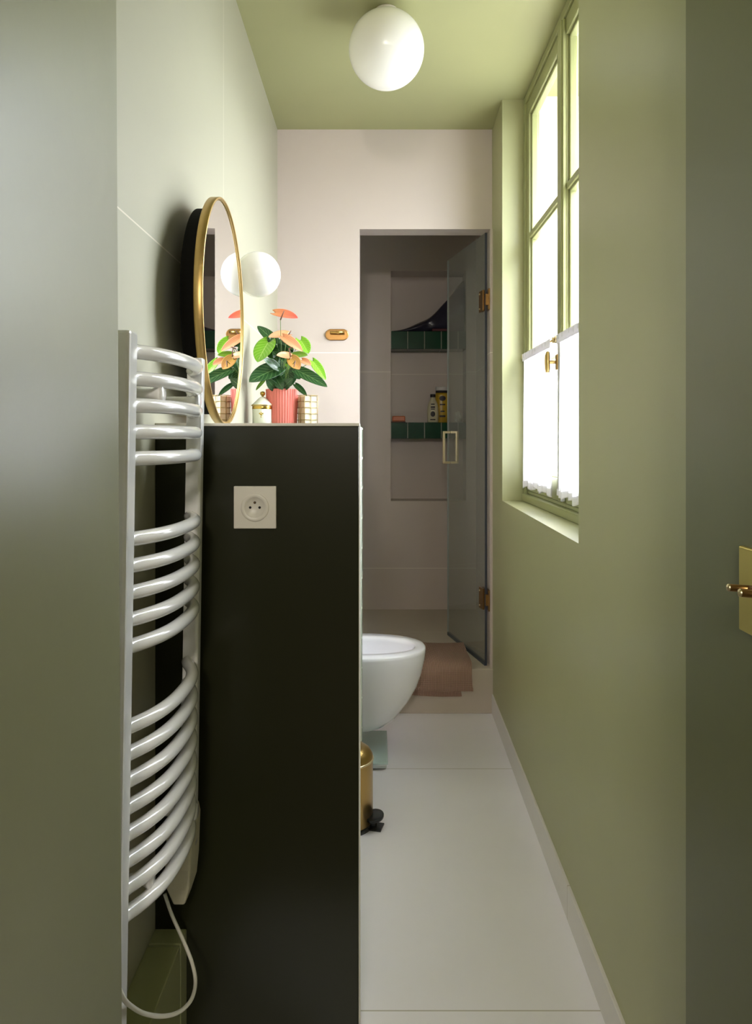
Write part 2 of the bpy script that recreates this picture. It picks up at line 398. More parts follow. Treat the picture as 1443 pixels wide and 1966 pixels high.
# ------------------------------------------------------------------ window
win = bpy.data.objects.new('window_1', None); C.objects.link(win); win.location = (.64, 2.43, SILL); win['kind'] = 'structure'
win['label'] = 'tall green framed casement window with white cafe curtains'
fr = MB(); fx0, fx1 = .606, .665
fr.box(fx0, fx1, WY1-.035, WY1, SILL, ZC); fr.box(fx0, fx1, WY0, WY0+.035, SILL, ZC)
fr.box(fx0, fx1, WY0+.035, WY1-.035, ZC-.035, ZC); fr.box(fx0-.006, fx1, WY0, WY1, SILL, SILL+.03)
fr.box(fx0+.012, fx1+.02, WY0+.03, WY1-.03, SILL+.03, SILL+.045)
fr.build('window_frame', M['greenwood'], win, bevel=.004)
def sash(y0, y1, sw0, sw1, mz):
    """y0 near side, y1 far side; stile widths at each side"""
    x0, x1 = .612, .650; z0, z1 = SILL+.047, ZC-.037; rb, rt = .075, .055
    s = MB(); s.box(x0, x1, y0, y0+sw0, z0, z1); s.box(x0, x1, y1-sw1, y1, z0, z1)
    s.box(x0, x1, y0+sw0, y1-sw1, z0, z0+rb); s.box(x0, x1, y0+sw0, y1-sw1, z1-rt, z1)
    a, b = y0+sw0, y1-sw1
    # glazing bead: a slimmer stepped frame inside the stiles
    for (ya, yb, za, zb) in ((a, a+.012, z0+rb, z1-rt), (b-.012, b, z0+rb, z1-rt), (a, b, z0+rb, z0+rb+.012), (a, b, z1-rt-.012, z1-rt)):
        s.box(x0+.010, x1-.004, ya, yb, za, zb)
    so = s.build('sash', M['greenwood'], win, bevel=.003)
    zs = [z0+rb]+mz+[z1-rt]
    for zz in mz:
        MB().box(x0+.002, x1-.004, a, b, zz-.011, zz+.011).box(x0+.010, x1-.004, a, b, zz-.019, zz+.019).build('glazing_bar', M['greenwood'], so, bevel=.003)
    for i in range(len(zs)-1):
        MB().box(.633, .636, a+.001, b-.001, zs[i]+.002, zs[i+1]-.002).build('pane', M['pane'], so)
sash(2.456, 3.008, .045, .045, [1.53, 2.05])
sash(1.852, 2.449, .045, .065, [1.53, 2.05])
MB().box(.602, .6125, 2.383, 2.446, SILL+.05, ZC-.04).box(.598, .603, 2.392, 2.437, SILL+.05, ZC-.04).build('meeting_batten', M['greenwood'], win, bevel=.003)
# knob handle
hd = MB(); hb = Vector((.598, 2.425, 1.486))
hd.box(.590, .599, 2.414, 2.436, 1.462, 1.512)
hd.tube([(.592, 2.425, 1.487), (.566, 2.425, 1.487)], .0055, 16)
hd.tube([(.5655, 2.435, 1.522), (.5625, 2.43, 1.508), (.561, 2.425, 1.487), (.560, 2.418, 1.466), (.559, 2.412, 1.452)], [.0055, .0085, .0085, .0085, .006], 16)
part(hd.build('window_handle', M['brassframe'], win, bevel=.002), 'pale brass oval turn handle')
# curtain rods
def rod(y0, y1, label):
    t = thing('curtain_rod', (.594, (y0+y1)/2, 1.567), label, 'curtain rod', 'thin brass curtain rods on the window sashes')
    MB().tube([(.594, y0, 1.567), (.594, y1, 1.567)], .0032, 12).build('rod', M['brass'], t)
    for yy in (y0+.012, y1-.004):
        MB().box(.588, .613, yy-.004, yy+.004, 1.556, 1.575).tube([(.594, yy-.007, 1.567), (.594, yy+.007, 1.567)], .0055, 12).build('bracket', M['brasspale'], t)
rod(2.458, 2.985, 'thin brass rod holding the curtain on the far window sash')
rod(1.90, 2.437, 'thin brass rod holding the curtain on the near window sash')
def curtain(y0, y1, label, ph):
    nz, ny = 40, 120; zt, zb = 1.574, 1.046
    def pt(u, v):
        amp = .0015+.0065*min(1, u*1.3); yy = y0+(y1-y0)*v
        if v > .5: yy += .035*(u**3)*(v-.5)*.5
        x = .5945+amp*math.sin(v*58+ph+.7*math.sin(u*3+v*9))-amp*.5*math.sin(v*23+u*2)-.002
        if u < .05: x = .5945-.005+.001*math.sin(v*70)
        z = zt-(zt-zb)*u-(.006*math.sin(v*21+ph)+.004*math.sin(v*47))*max(0, u-.9)*10
        if v in (0, 1): yy += .004*math.sin(u*19+ph)
        return (min(x, .604), yy, z)
    cu = tag(MB().grid([[pt(i/nz, j/ny) for j in range(ny+1)] for i in range(nz+1)]).build('cafe_curtain', M['sheer'], solid=.0004), label, 'curtain', 'sheer white cafe curtains')
    hem = MB(); rr = []
    for i in range(5):
        rr.append([(.5955-.0068+.0008*math.sin(j*.9), y0+(y1-y0)*j/60, zt+.001-.030*i/4) for j in range(61)])
    hem.grid(rr).build('header_hem', M['hem'], cu, solid=.0004)
    rr = []
    for i in range(6):
        r_ = []
        for j in range(ny+1):
            x, y, z = pt(.955+.045*i/5, j/ny); r_.append((x-.0012, y, z))
        rr.append(r_)
    MB().grid(rr).build('bottom_hem', M['hem'], cu, solid=.0004)
curtain(2.505, 2.975, 'sheer white curtain on the far sash beside the brass handle', .4)
curtain(1.895, 2.413, 'sheer white curtain on the near sash, partly cut off by the wall edge', 2.1)

# ------------------------------------------------------------------ entrance door leaf with brass lever
d = thing('door_1', (.437, .60, .01), 'green entrance door leaf standing open at the right edge', 'door'); del d['category']; d['kind'] = 'structure'
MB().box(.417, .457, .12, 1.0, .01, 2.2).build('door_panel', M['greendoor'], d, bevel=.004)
MB().box(.411, .417, .600, .839, 1.0225, 1.1175).build('handle_plate', M['brassdoor'], d, bevel=.0015)
lv = MB()
A1, B1 = Vector((.368, .772, 1.0834)), Vector((.412, .766, 1.0815)); A2, B2 = Vector((.3445, .700, 1.093)), Vector((.412, .692, 1.0875))
lv.tube([A1, B1], .0038, 18); lv.tube([A2, B2], .0038, 18); lv.tube([A1+(B1-A1)*.45, A2+(B2-A2)*.62], .0032, 14)
hh_ = part(lv.build('door_lever', M['brassdark'], d), 'twin bar brass lever with shadow in its dark colour and pale ends')  # the shadow over the bars is put into this dark brass
for a, b_ in ((A1, B1), (A2, B2)):
    t_ = (a-b_).normalized(); MB().lathe([(.0039, -.0006), (.0039, .0006), (.0030, .0016), (0, .0021)], a, t_, 20).build('end_cap', M['brasspale'], hh_)

# ------------------------------------------------------------------ towel radiator
ZT = 1.3945; ZB = .372
def lean(z): return -.016*(ZT-z)/(ZT-ZB)
rad = thing('towel_radiator', (-.355, 1.27, ZB), 'white curved rail towel radiator on the left wall above the pipe casing', 'radiator')
YP0, YP1 = 1.080, 1.445
def post(yc, hy, xa, xb, zb):
    c_ = .0045; lp = []
    sec = [(xa, -hy+.002), (xa, hy-.002), (xb-c_, hy), (xb-.001, hy-c_*.6), (xb, hy-c_*1.4), (xb, -hy+c_*1.4), (xb-.001, -hy+c_*.6), (xb-c_, -hy)]
    for z in (zb, ZT-.004, ZT):
        k_ = 1 if z < ZT else .92; xm = (xa+xb)/2
        lp.append([(xm+(a-xm)*k_+lean(z), yc+b_*k_, z) for a, b_ in sec])
    return MB().loops(lp, False).build('post', M['white'], rad, bevel=.0012)
post(YP0, .020, -.3745, -.3527, ZB-.03); post(YP1, .0145, -.3655, -.3360, .445)
BZ = [1.369-.0402*i for i in (0, 1, 2, 3, 4, 7, 8, 9, 10, 11, 14, 15, 16, 17, 18, 19, 20, 21)]
for z in BZ:
    pts = []
    for q in range(25):
        yy = YP0+(YP1-YP0)*q/24; tt = max(-1, min(1, (yy-1.2635)/.161))
        pts.append((-.3665+.012*(q/24)+.039*(1-abs(tt)**2.6)+lean(z), yy, z))
    MB().tube(pts, .0112, 20).build('rail', M['white'], rad)
def clamp(x, y, z):
    MB().lathe([(0, 0), (.012, -.0003), (.0150, -.003), (.0152, -.0055), (.0138, -.008), (.0085, -.018), (.0080, -.080), (0, -.080)], (x+lean(z), y, z), (1, 0, 0), 28).build('wall_bracket', M['white'], rad)
clamp(-.332, 1.165, 1.309); clamp(-.329, 1.392, 1.309); clamp(-.337, 1.165, .545); clamp(-.318, 1.375, .545)
# thermostat housing at the foot of the far post
hs = MB()
def yz(y0, y1, z): return y0, y1, z
lp = [[(x0, y0, z), (x1, y0, z), (x1, y1, z), (x0, y1, z)] for x0, x1, y0, y1, z in
      ((-.388, -.366, 1.415, 1.465, .345), (-.398, -.355, 1.405, 1.470, .38), (-.400, -.352, 1.400, 1.475, .42), (-.398, -.349, 1.405, 1.475, .50), (-.392, -.352, 1.425, 1.472, .52))]
part(hs.loops(lp, False).build('control_box', M['housing'], rad, bevel=.004), 'cream thermostat housing')
# cable
cp = [(316, 1716, 1.43), (330, 1757, 1.42), (352, 1806, 1.40), (369, 1850, 1.37), (375, 1888, 1.34), (366, 1921, 1.30), (343, 1943, 1.26), (312, 1951, 1.21), (277, 1946, 1.15), (252, 1932, 1.10), (238, 1918, 1.04), (225, 1890, 1.02)]
pp = [P(*a) for a in cp]
def catmull(p, n=8):
    out = []
    q = [p[0]]+p+[p[-1]]
    for i in range(1, len(q)-2):
        for j in range(n):
            t = j/n; a, b, c_, d_ = q[i-1], q[i], q[i+1], q[i+2]
            out.append(.5*((2*b)+(c_-a)*t+(2*a-5*b+4*c_-d_)*t*t+(-a+3*b-3*c_+d_)*t**3))
    out.append(p[-1]); return out
MB().tube(catmull(pp), .0034, 12).build('power_cable', M['cord'], rad)

# ------------------------------------------------------------------ power socket on the partition
sx, sz = -.2424, 1.0999
so = thing('power_socket', (sx, PW0, sz-.0425), 'square white power socket with three holes on the dark green partition', 'socket')
MB().box(sx-.0425, sx+.0425, PW0-.009, PW0-.001, sz-.0425, sz+.0425).build('face_plate', M['plastic'], so, bevel=.0015)
MB().lathe([(.0285, .0085), (.0280, .0112), (.0262, .0118), (.0205, .0118), (.0200, .0112), (.0194, .0100), (0, .0100)], (sx, PW0, sz), (0, -1, 0), 64).build('socket_ring', M['plastic'], so)
for dx, dz in ((-.0092, 0), (.0096, 0)):
    MB().lathe([(.0026, .0095), (.0026, .0103), (0, .0103)], (sx+dx, PW0, sz+dz), (0, -1, 0), 20).build('pin_hole', M['hole'], so)
er = MB().lathe([(.0026, .0095), (.0026, .0103), (0, .0103)], (sx, PW0, sz+.0098), (0, -1, 0), 20).build('pin_hole', M['hole'], so)
MB().lathe([(.0013, .0095), (.0013, .012), (0, .0125)], (sx, PW0, sz+.0098), (0, -1, 0), 16).build('earth_pin', M['brassdark'], er)

# ------------------------------------------------------------------ round mirror
mc = Vector((-.368, 1.802, 1.5415)); RY = RZ = .271
mi = thing('round_mirror', (mc.x, mc.y, mc.z-RZ), 'round mirror with a thin brass frame standing off the left wall', 'mirror')
def ell(x, k_, n=96):                                # x is the offset from the glass; the mirror hangs turned by a degree
    l = []
    for q in range(n):
        dy = (RY-k_)*math.cos(2*math.pi*q/n); l.append((mc.x+x-.020*dy, mc.y+dy, mc.z+(RZ-k_)*math.sin(2*math.pi*q/n)))
    return l
f_ = MB().loops([ell(-.016, .006), ell(-.016, .001), ell(-.015, 0), ell(.003, 0), ell(.004, .001), ell(.004, .005), ell(.003, .0055), ell(0, .0055), ell(0, .008)], True, False, False)
f_.build('mirror_frame', M['brassframe'], mi)
MB().loops([ell(-.003, .0058), ell(-.0005, .0058)], False).build('mirror_glass', M['mirror'], mi)
part(MB().loops([ell(-.015, .006), ell(-.004, .006)], False).loops([ell(-.050, .026), ell(-.015, .026)], False).build('gap_shade_board', M['matblack'], mi), 'recessed board coloured black as the shade in the gap behind the frame')  # near-black colour paints the shade of the gap between mirror and wall

# ------------------------------------------------------------------ globe lamps
def globe(c, r, ax, back, name, label, cat):
    """ax points from the wall or ceiling into the room"""
    a = Vector(ax); c = Vector(c); t = thing(name, c-a*back, label, cat)
    prof = [(r*math.sin(math.pi*q/40), -r*math.cos(math.pi*q/40)) for q in range(3, 41)]
    MB().lathe(prof, c, a, 64).build('globe', M['opal'], t)
    MB().lathe([(0, -back), (r*.30, -back), (r*.31, -back+.003), (r*.30, -r*.93), (0, -r*.93)], c, a, 48).build('lamp_base', M['brass'] if back < .1 else M['plastic'], t)
globe((.034, 2.41, 2.5035), .1228, (0, 0, -1), ZC-2.5035, 'ceiling_lamp', 'large white opal globe lamp mounted on the green ceiling', 'ceiling lamp')
globe((-.3555, 2.23, 1.7315), .0678, (1, 0, 0), .0895, 'wall_lamp', 'small white opal globe lamp on the left wall beside the round mirror', 'wall lamp')

# ------------------------------------------------------------------ brass wall fitting on end wall
wf = thing('towel_hook', (-.1762, YB, 1.703), 'small brass pill shaped towel hook on the beige end wall', 'hook')
def pill(cx, cz, hw, hh, y, n=12):
    l = []
    for s_ in (1, -1):
        for q in range(n+1):
            th = -math.pi/2+math.pi*q/n if s_ == 1 else math.pi/2+math.pi*q/n
            l.append((cx+s_*(hw-hh)+hh*math.cos(th), y, cz+hh*math.sin(th)))
    return l
MB().loops([pill(-.1762, 1.7035, .0525, .0255, YB-.0005), pill(-.1762, 1.7035, .0525, .0255, YB-.006), pill(-.1762, 1.7035, .050, .023, YB-.0075), pill(-.1762, 1.7035, .047, .020, YB-.0075), pill(-.1762, 1.7035, .046, .019, YB-.005)], False).build('back_plate', M['brassdark'], wf)
MB().tube([(-.206, YB-.03, 1.711), (-.142, YB-.03, 1.711)], .0065, 20).box(-.173, -.163, YB-.03, YB-.004, 1.704, 1.716).build('hook_bar', M['brass'], wf)

# ------------------------------------------------------------------ toilet bowl
to = thing('toilet_bowl', (-.31, 2.92, .1), 'white wall hung toilet bowl without a seat behind the partition', 'toilet')
def outl(xt, hw, z, xb=-.31, n=64, ex=2.3):
    """D-shaped plan: flat at the wall, elliptical nose"""
    cx = xb+(xt-xb)*.42; l = []
    for q in range(n):
        th = 2*math.pi*q/n; c_, s_ = math.cos(th), math.sin(th)
        if c_ >= 0: x = cx+(xt-cx)*abs(c_)**(2/ex); y = hw*math.copysign(abs(s_)**(2/ex), s_)
        else: x = cx-(cx-xb)*abs(c_)**(2/5); y = hw*math.copysign(abs(s_)**(2/5), s_)
        l.append((x, 2.92+y, z))
    return l
lv_ = [(-.06, .060, .098), (-.03, .080, .100), (.035, .105, .113), (.082, .125, .148), (.131, .148, .213), (.163, .163, .270), (.180, .1735, .320), (.1925, .180, .375), (.1955, .1825, .405), (.1945, .182, .416), (.190, .179, .4195)]
ls = [outl(a, b_, z) for a, b_, z in lv_]
ls += [outl(.160, .120, .420, -.24), outl(.152, .113, .4165, -.235), outl(.148, .110, .405, -.23), outl(.143, .106, .38, -.225), outl(.11, .085, .31, -.20), outl(.04, .05, .25, -.15), outl(-.01, .025, .235, -.10)]
MB().loops(ls).build('bowl', M['ceramic'], to)

# ------------------------------------------------------------------ bathroom scale
bs = thing('bathroom_scale', (-.11, 2.90, 0), 'flat bathroom scale with an aqua glass top on the floor under the toilet', 'scale')
MB().box(-.252, .040, 2.755, 3.05, .006, .022).build('scale_body', M['scalebody'], bs, bevel=.004)
MB().box(-.257, .0445, 2.748, 3.055, .0235, .030).build('glass_top', M['scaleglass'], bs, bevel=.0015)
for x in (-.22, .01):
    for y in (2.79, 3.02): MB().lathe([(0, 0), (.012, 0), (.012, .007), (0, .007)], (x, y, 0), (0, 0, 1), 20).build('foot', M['black'], bs)

# ------------------------------------------------------------------ pedal bin
bc = Vector((-.0945, 2.375, 0))
bn = thing('pedal_bin', bc, 'small brass pedal bin on the floor beside the partition edge', 'bin')
MB().lathe([(0, .012), (.083, .012), (.0845, .014), (.0845, .206), (.0855, .209), (.0845, .212), (.082, .212), (0, .212)], bc, seg=64).build('body', M['binbrass'], bn)
MB().lathe([(0, 0), (.086, 0), (.0865, .012), (.084, .016), (0, .016)], bc, seg=48).build('base_ring', M['black'], bn)
ld_ = MB().lathe([(.0835, .2125), (.0835, .217), (.084, .223), (.075, .238), (.058, .250), (.035, .257), (0, .260)], bc, seg=64).build('lid', M['binbrass'], bn)
MB().lathe([(.0845, .208), (.0868, .209), (.0872, .212), (.0862, .2145), (.083, .2145)], bc, seg=64).build('rim', M['brasspale'], bn)  # paler brass puts the rim highlight into the colour
pd = MB(); dr = Vector((.97, -.25, 0)).normalized(); sd = Vector((-dr.y, dr.x, 0))
c0 = bc+dr*.092+Vector((0, 0, .036)); l1 = []; l2 = []
for q in range(28):
    th = 2*math.pi*q/28; v_ = c0+dr*.030*math.cos(th)+sd*.040*math.sin(th)
    l1.append(v_-Vector((0, 0, .004))); l2.append(v_+Vector((0, 0, .005)))
pd.loops([l1, l2]); pd.obox(bc+dr*.086+Vector((0, 0, .022)), dr, sd, (0, 0, 1), .012, .013, .018)
pd.build('pedal', M['black'], bn, bevel=.002)
MB().obox(bc+dr*.095+Vector((0, 0, .003)), dr, sd, (0, 0, 1), .024, .024, .003).build('foot_plate', M['black'], bn, bevel=.001)

# ------------------------------------------------------------------ bath mat over the step
def mat_layer(x0, x1, off, ytop, zend, ybend):
    pr = [(ytop, .2015+off)]
    for q in range(8): pr.append((ytop-(ytop-3.335)*(q+1)/8, .2015+off+.002*math.sin(q*1.4)))
    for q in range(1, 7):
        a = math.pi/2*q/6; R = .014+off; pr.append((3.3265-R*math.sin(a)+.004, .1985-.012+(R)*math.cos(a)+.0))
    yb = pr[-1][0]
    for q in range(1, 8): pr.append((yb-.003*math.sin(q*.9), pr[-1][1]+(zend-pr[-1][1])/(8-q)))
    rows = []
    for a, b_ in pr:
        row = []
        for j in range(41):
            v = j/40; x = x0+(x1-x0)*v
            row.append((x+.006*math.sin(b_*25), a-.004*math.sin(v*9+b_*20)*(1 if b_ < .19 else .2), b_+.003*math.sin(v*7+a*12)*(b_ > .19)+.003*math.sin(v*5)*(b_ < .19)))
        rows.append(row)
    return rows
bm_ = MB(); bm_.grid(mat_layer(.03, .432, .026, 3.63, .113, 0))
bm2 = MB(); bm2.grid(mat_layer(.02, .378, .007, 3.60, .084, 0))
for a in bm2.f: pass
o_ = len(bm_.v); bm_.v += bm2.v; bm_.f += [tuple(i+o_ for i in f) for f in bm2.f]; bm_.sm += bm2.sm
tag(bm_.build('bath_mat', M['mat'], solid=.014, bevel=.004), 'folded brown ribbed bath mat draped over the shower step', 'bath mat')

# ------------------------------------------------------------------ glass shower door
hp = Vector((.500, 3.372, 0)); fp = Vector((.381, 3.90, 0)); dd = (fp-hp).normalized(); nn = Vector((dd.y, -dd.x, 0)); L = (fp-hp).length
sd_ = thing('shower_door', (hp.x, hp.y, .21), 'frameless glass shower door hinged at the right and swung inwards', 'shower door')
zz0, zz1 = .212, 2.172
MB().obox((hp+fp)/2+Vector((0, 0, (zz0+zz1)/2)), dd, nn, (0, 0, 1), L/2, .004, (zz1-zz0)/2).build('glass_panel', M['showerglass'], sd_)
part(MB().obox(hp-dd*.003+Vector((0, 0, (zz0+zz1)/2)), dd, nn, (0, 0, 1), .003, .0045, (zz1-zz0)/2).build('hinge_seal', M['seal'], sd_), 'dark vertical seal strip')
part(MB().obox(fp+dd*.002+Vector((0, 0, (zz0+zz1)/2)), dd, nn, (0, 0, 1), .002, .0045, (zz1-zz0)/2).build('edge_seal', M['sealpale'], sd_), 'pale free edge strip')
part(MB().obox((hp+fp)/2+Vector((0, 0, zz0-.004)), dd, nn, (0, 0, 1), L/2, .006, .008).build('bottom_seal', M['seal'], sd_), 'grey bottom sweep')
for zc in (1.866, .502):
    hg = MB()
    hg.obox(hp+dd*.030+nn*.0085+Vector((0, 0, zc)), dd, nn, (0, 0, 1), .026, .0040, .048)
    hg.obox(hp+dd*.030-nn*.0085+Vector((0, 0, zc)), dd, nn, (0, 0, 1), .026, .0040, .048)
    hg.obox(Vector((.506, 3.362, zc)), (1, 0, 0), (0, 1, 0), (0, 0, 1), .009, .012, .026)
    hg.box(.5075, .514, 3.338, 3.385, zc-.048, zc+.048)
    ho = hg.build('hinge', M['brassdark'], sd_, bevel=.0015)
    for dz in (-.034, .034):
        MB().lathe([(0, .016), (.004, .016), (.004, .012), (0, .012)], hp+dd*.042+Vector((0, 0, zc+dz)), -nn, 14).build('screw', M['brasspale'], ho)
ha = fp-dd*.038+Vector((0, 0, 1.1885)); hn = MB()
for s_ in (-1, 1):
    hn.obox(ha+nn*.037*s_, dd, nn, (0, 0, 1), .006, .006, .085)
    for dz in (-.079, .079): hn.obox(ha+nn*.0235*s_+Vector((0, 0, dz)), nn, dd, (0, 0, 1), .0195, .006, .006)
hn.build('door_handle', M['brasspale'], sd_, bevel=.001)

# ------------------------------------------------------------------ niche shelves and the things on them
def shelf(z0, z1, label):
    return tag(MB().box(NX0, NX1, YS-.001, ND, z0, z1).build('niche_shelf', M['zelshelf'], bevel=.002), label, 'shelf', 'green tiled niche shelves')
shelf(1.776, 1.883, 'upper niche shelf faced with dark green square tiles')
shelf(1.234, 1.331, 'lower niche shelf faced with dark green square tiles')
Z1 = 1.3315; Z2 = 1.8835
sp_ = thing('soap_bar', (.138, 4.53, Z1), 'orange brown soap bar at the left end of the lower niche shelf', 'soap')
MB().box(.100, .178, 4.505, 4.56, Z1+.006, Z1+.040).build('soap', M['soap'], sp_, bevel=.006, seg=3)
MB().box(.093, .180, 4.495, 4.57, Z1, Z1+.007).build('soap_dish', M['soapbase'], sp_, bevel=.002)
def ovalprof(cx, cy, prof, m=40):
    return [[(cx+a*math.cos(2*math.pi*q/m), cy+b_*math.sin(2*math.pi*q/m), z) for q in range(m)] for a, b_, z in prof]
sh = thing('shampoo_bottle', (.349, 4.54, Z1), 'ivory shampoo bottle with dark print and cap on the lower niche shelf', 'bottle')
MB().loops(ovalprof(.349, 4.54, [(.030, .020, Z1), (.034, .023, Z1+.005), (.0355, .024, Z1+.05), (.034, .023, Z1+.09), (.027, .019, Z1+.12), (.018, .015, Z1+.138), (.0155, .0145, Z1+.145), (.0155, .0145, Z1+.155)])).build('bottle_body', M['bottle'], sh)
MB().loops(ovalprof(.349, 4.54, [(.0165, .0155, Z1+.1552), (.0165, .0155, Z1+.172), (.0155, .0145, Z1+.174)])).build('cap', M['label'], sh, bevel=.001)
def curved_print(name, pt, cx, cy, ax_, ay_, zc, hw, hh, parent, m, oval=False):
    rows = []
    for i in range(13):
        v = i/12*2-1; row = []
        ww = hw*(math.sqrt(max(0, 1-v*v)) if oval else 1)
        for j in range(9):
            x = cx+ww*(j/8*2-1); t_ = min(.99, abs(x-cx)/ax_); row.append((x, cy-ay_*math.sqrt(1-t_*t_)-.0008, zc+hh*v))
        rows.append(row)
    return MB().grid(rows).build(name, m, parent)
curved_print('print_mark', None, .347, 4.54, .0355, .0243, Z1+.052, .014, .017, sh, M['label'], True)
for zc, hw, hh in ((Z1+.112, .011, .0035), (Z1+.094, .013, .005), (Z1+.082, .012, .003), (Z1+.018, .016, .0035)):
    curved_print('print_line', None, .347, 4.54, .0365 if zc < Z1+.1 else .030, .0245 if zc < Z1+.1 else .0212, zc, hw, hh, sh, M['label'])
yb = thing('shower_gel_bottle', (.408, 4.585, Z1), 'tall yellow bottle with a white cap behind the ivory bottle', 'bottle')
MB().loops(ovalprof(.408, 4.585, [(.037, .022, Z1), (.040, .024, Z1+.006), (.041, .024, Z1+.10), (.040, .024, Z1+.17), (.038, .023, Z1+.184)])).build('bottle_body', M['yellow'], yb)
part(MB().loops(ovalprof(.408, 4.585, [(.0385, .0235, Z1+.1842), (.0385, .0235, Z1+.199)])).build('neck_band', M['label'], yb), 'black band')
MB().loops(ovalprof(.408, 4.585, [(.0395, .0245, Z1+.1995), (.0395, .0245, Z1+.220), (.036, .022, Z1+.2225)])).build('cap', M['capwhite'], yb, bevel=.001)
for zc, hw, hh, ov in ((Z1+.150, .020, .016, True), (Z1+.112, .017, .004, False), (Z1+.07, .013, .004, False), (Z1+.04, .018, .006, False)):
    curved_print('print_mark', None, .410, 4.585, .0415, .0248, zc, hw, hh, yb, M['label'], ov)
# crumpled white pouch
pts = []
def blob(cx, cy, cz, rx, ry, rz, n=24, m=32, amp=.12, seed=1, flat=None):
    rnd = random.Random(seed); ks = [(rnd.uniform(1, 7), rnd.uniform(1, 7), rnd.uniform(0, 6)) for _ in range(7)]
    rows = []
    for i in range(n+1):
        th = math.pi*i/n; row = []
        for j in range(m+1):
            ph_ = 2*math.pi*(j % m)/m; d_ = 1+amp*sum(math.sin(a*th*1.5+p_)*math.cos(int(b_)*ph_+p_) for a, b_, p_ in ks)/2
            z = cz-rz*math.cos(th)*d_
            if flat is not None: z = max(z, flat)
            row.append((cx+rx*math.sin(th)*math.cos(ph_)*d_, cy+ry*math.sin(th)*math.sin(ph_)*d_, z))
        rows.append(row)
    return rows
tag(MB().grid(blob(.503, 4.54, Z1+.03, .022, .02, .034, amp=.25, seed=3, flat=Z1+.001)).build('wash_sponge', M['paper']), 'crumpled white sponge at the right end of the lower niche shelf', 'sponge')
# dark bag lying up against the niche side
rows = []
for i in range(41):
    u = i/40; X = .096+(.540-.096)*u
    top = Z2+.012+.33*(max(0, u-.02)**1.75)*(.92+.08*math.sin(u*9)); row = []
    for j in range(29):
        a = 2*math.pi*j/28; hz = (top-Z2)/2; cz = Z2+.0015+hz
        bul = .055+.012*math.sin(u*14)+.006*math.sin(a*3+u*11)
        row.append((X, 4.565-bul*math.sin(a)*(.3+.7*min(1, u*2)), max(Z2+.001, cz+hz*math.cos(a)*(1+.05*math.sin(u*21+a*2)))))
    rows.append(row)
tag(MB().grid(rows).build('plastic_bag', M['bag']), 'dark violet plastic bag slumped on the upper niche shelf', 'bag')
tag(MB().box(.34, .43, 4.487, 4.506, Z2+.0005, Z2+.018).build('washcloth', M['bagpink'], bevel=.006, seg=3), 'dull red cloth under the dark bag on the upper niche shelf', 'cloth')

# ------------------------------------------------------------------ things on the tiled divider
DZ = 1.2775
jr = thing('lidded_jar', (-.385, 2.515, DZ), 'cream porcelain jar with gold bands and a domed lid beside the pink pot', 'jar')
jc = (-.385, 2.515, DZ)
MB().lathe([(0, 0), (.033, 0), (.0345, .002), (.0345, .060), (.033, .066), (.0345, .069), (0, .069)], jc, seg=48).build('jar_body', M['jar'], jr)
MB().lathe([(.0350, .0585), (.0355, .0605), (.0355, .0665), (.0350, .0685)], jc, seg=48).build('gold_band', M['gold'], jr)
MB().lathe([(.0348, .0005), (.0352, .0015), (.0352, .0035), (.0348, .0045)], jc, seg=48).build('gold_band', M['gold'], jr)
lid_ = MB().lathe([(.0375, .0692), (.0385, .0715), (.036, .0745), (.026, .084), (.015, .095), (.007, .101), (0, .101)], jc, seg=48).build('lid', M['jar'], jr)
MB().lathe([(.003, .1005), (.004, .104), (.008, .108), (.009, .113), (.007, .118), (0, .120)], jc, seg=32).build('lid_knob', M['gold'], lid_)
MB().lathe([(.0380, .0698), (.0391, .0715), (.0380, .0730)], jc, seg=48).build('lid_rim', M['gold'], lid_)
cr = MB()
for (dx, dz, r_) in ((0, .040, .0035), (-.005, .043, .0025), (.005, .043, .0025), (0, .032, .002), (0, .047, .0022)):
    cr.lathe([(0, 0), (r_, 0), (r_, .0012), (0, .0014)], (jc[0]+dx, jc[1]-.0343+abs(dx)*.1, DZ+dz), (0, -1, 0), 12)
cr.build('gold_crest', M['gold'], jr)
# wire box
wb = thing('wire_box', (-.232, 2.545, DZ), 'small gilded wire box with pale panels to the right of the pink pot', 'box')
a_ = math.radians(38); ux = Vector((math.cos(a_), math.sin(a_), 0)); uy = Vector((-math.sin(a_), math.cos(a_), 0)); cc = Vector((-.2365, 2.535, DZ)); hw = .026
MB().obox(cc+Vector((0, 0, .052)), ux, uy, (0, 0, 1), hw-.003, hw-.003, .051).build('inner_box', M['boxpaper'], wb, bevel=.001)
wi = MB()
for k_ in range(6):
    z = .002+.104*k_/5; q = [cc+ux*a*hw+uy*b_*hw+Vector((0, 0, z)) for a, b_ in ((-1, -1), (1, -1), (1, 1), (-1, 1), (-1, -1))]
    for i in range(4): wi.tube([q[i], q[i+1]], .0012, 6)
for (a, b_) in ((-1, -1), (0, -1), (1, -1), (1, 0), (1, 1), (0, 1), (-1, 1), (-1, 0)):
    wi.tube([cc+ux*a*hw+uy*b_*hw, cc+ux*a*hw+uy*b_*hw+Vector((0, 0, .106))], .0012, 6)
wi.build('wire_cage', M['wire'], wb)

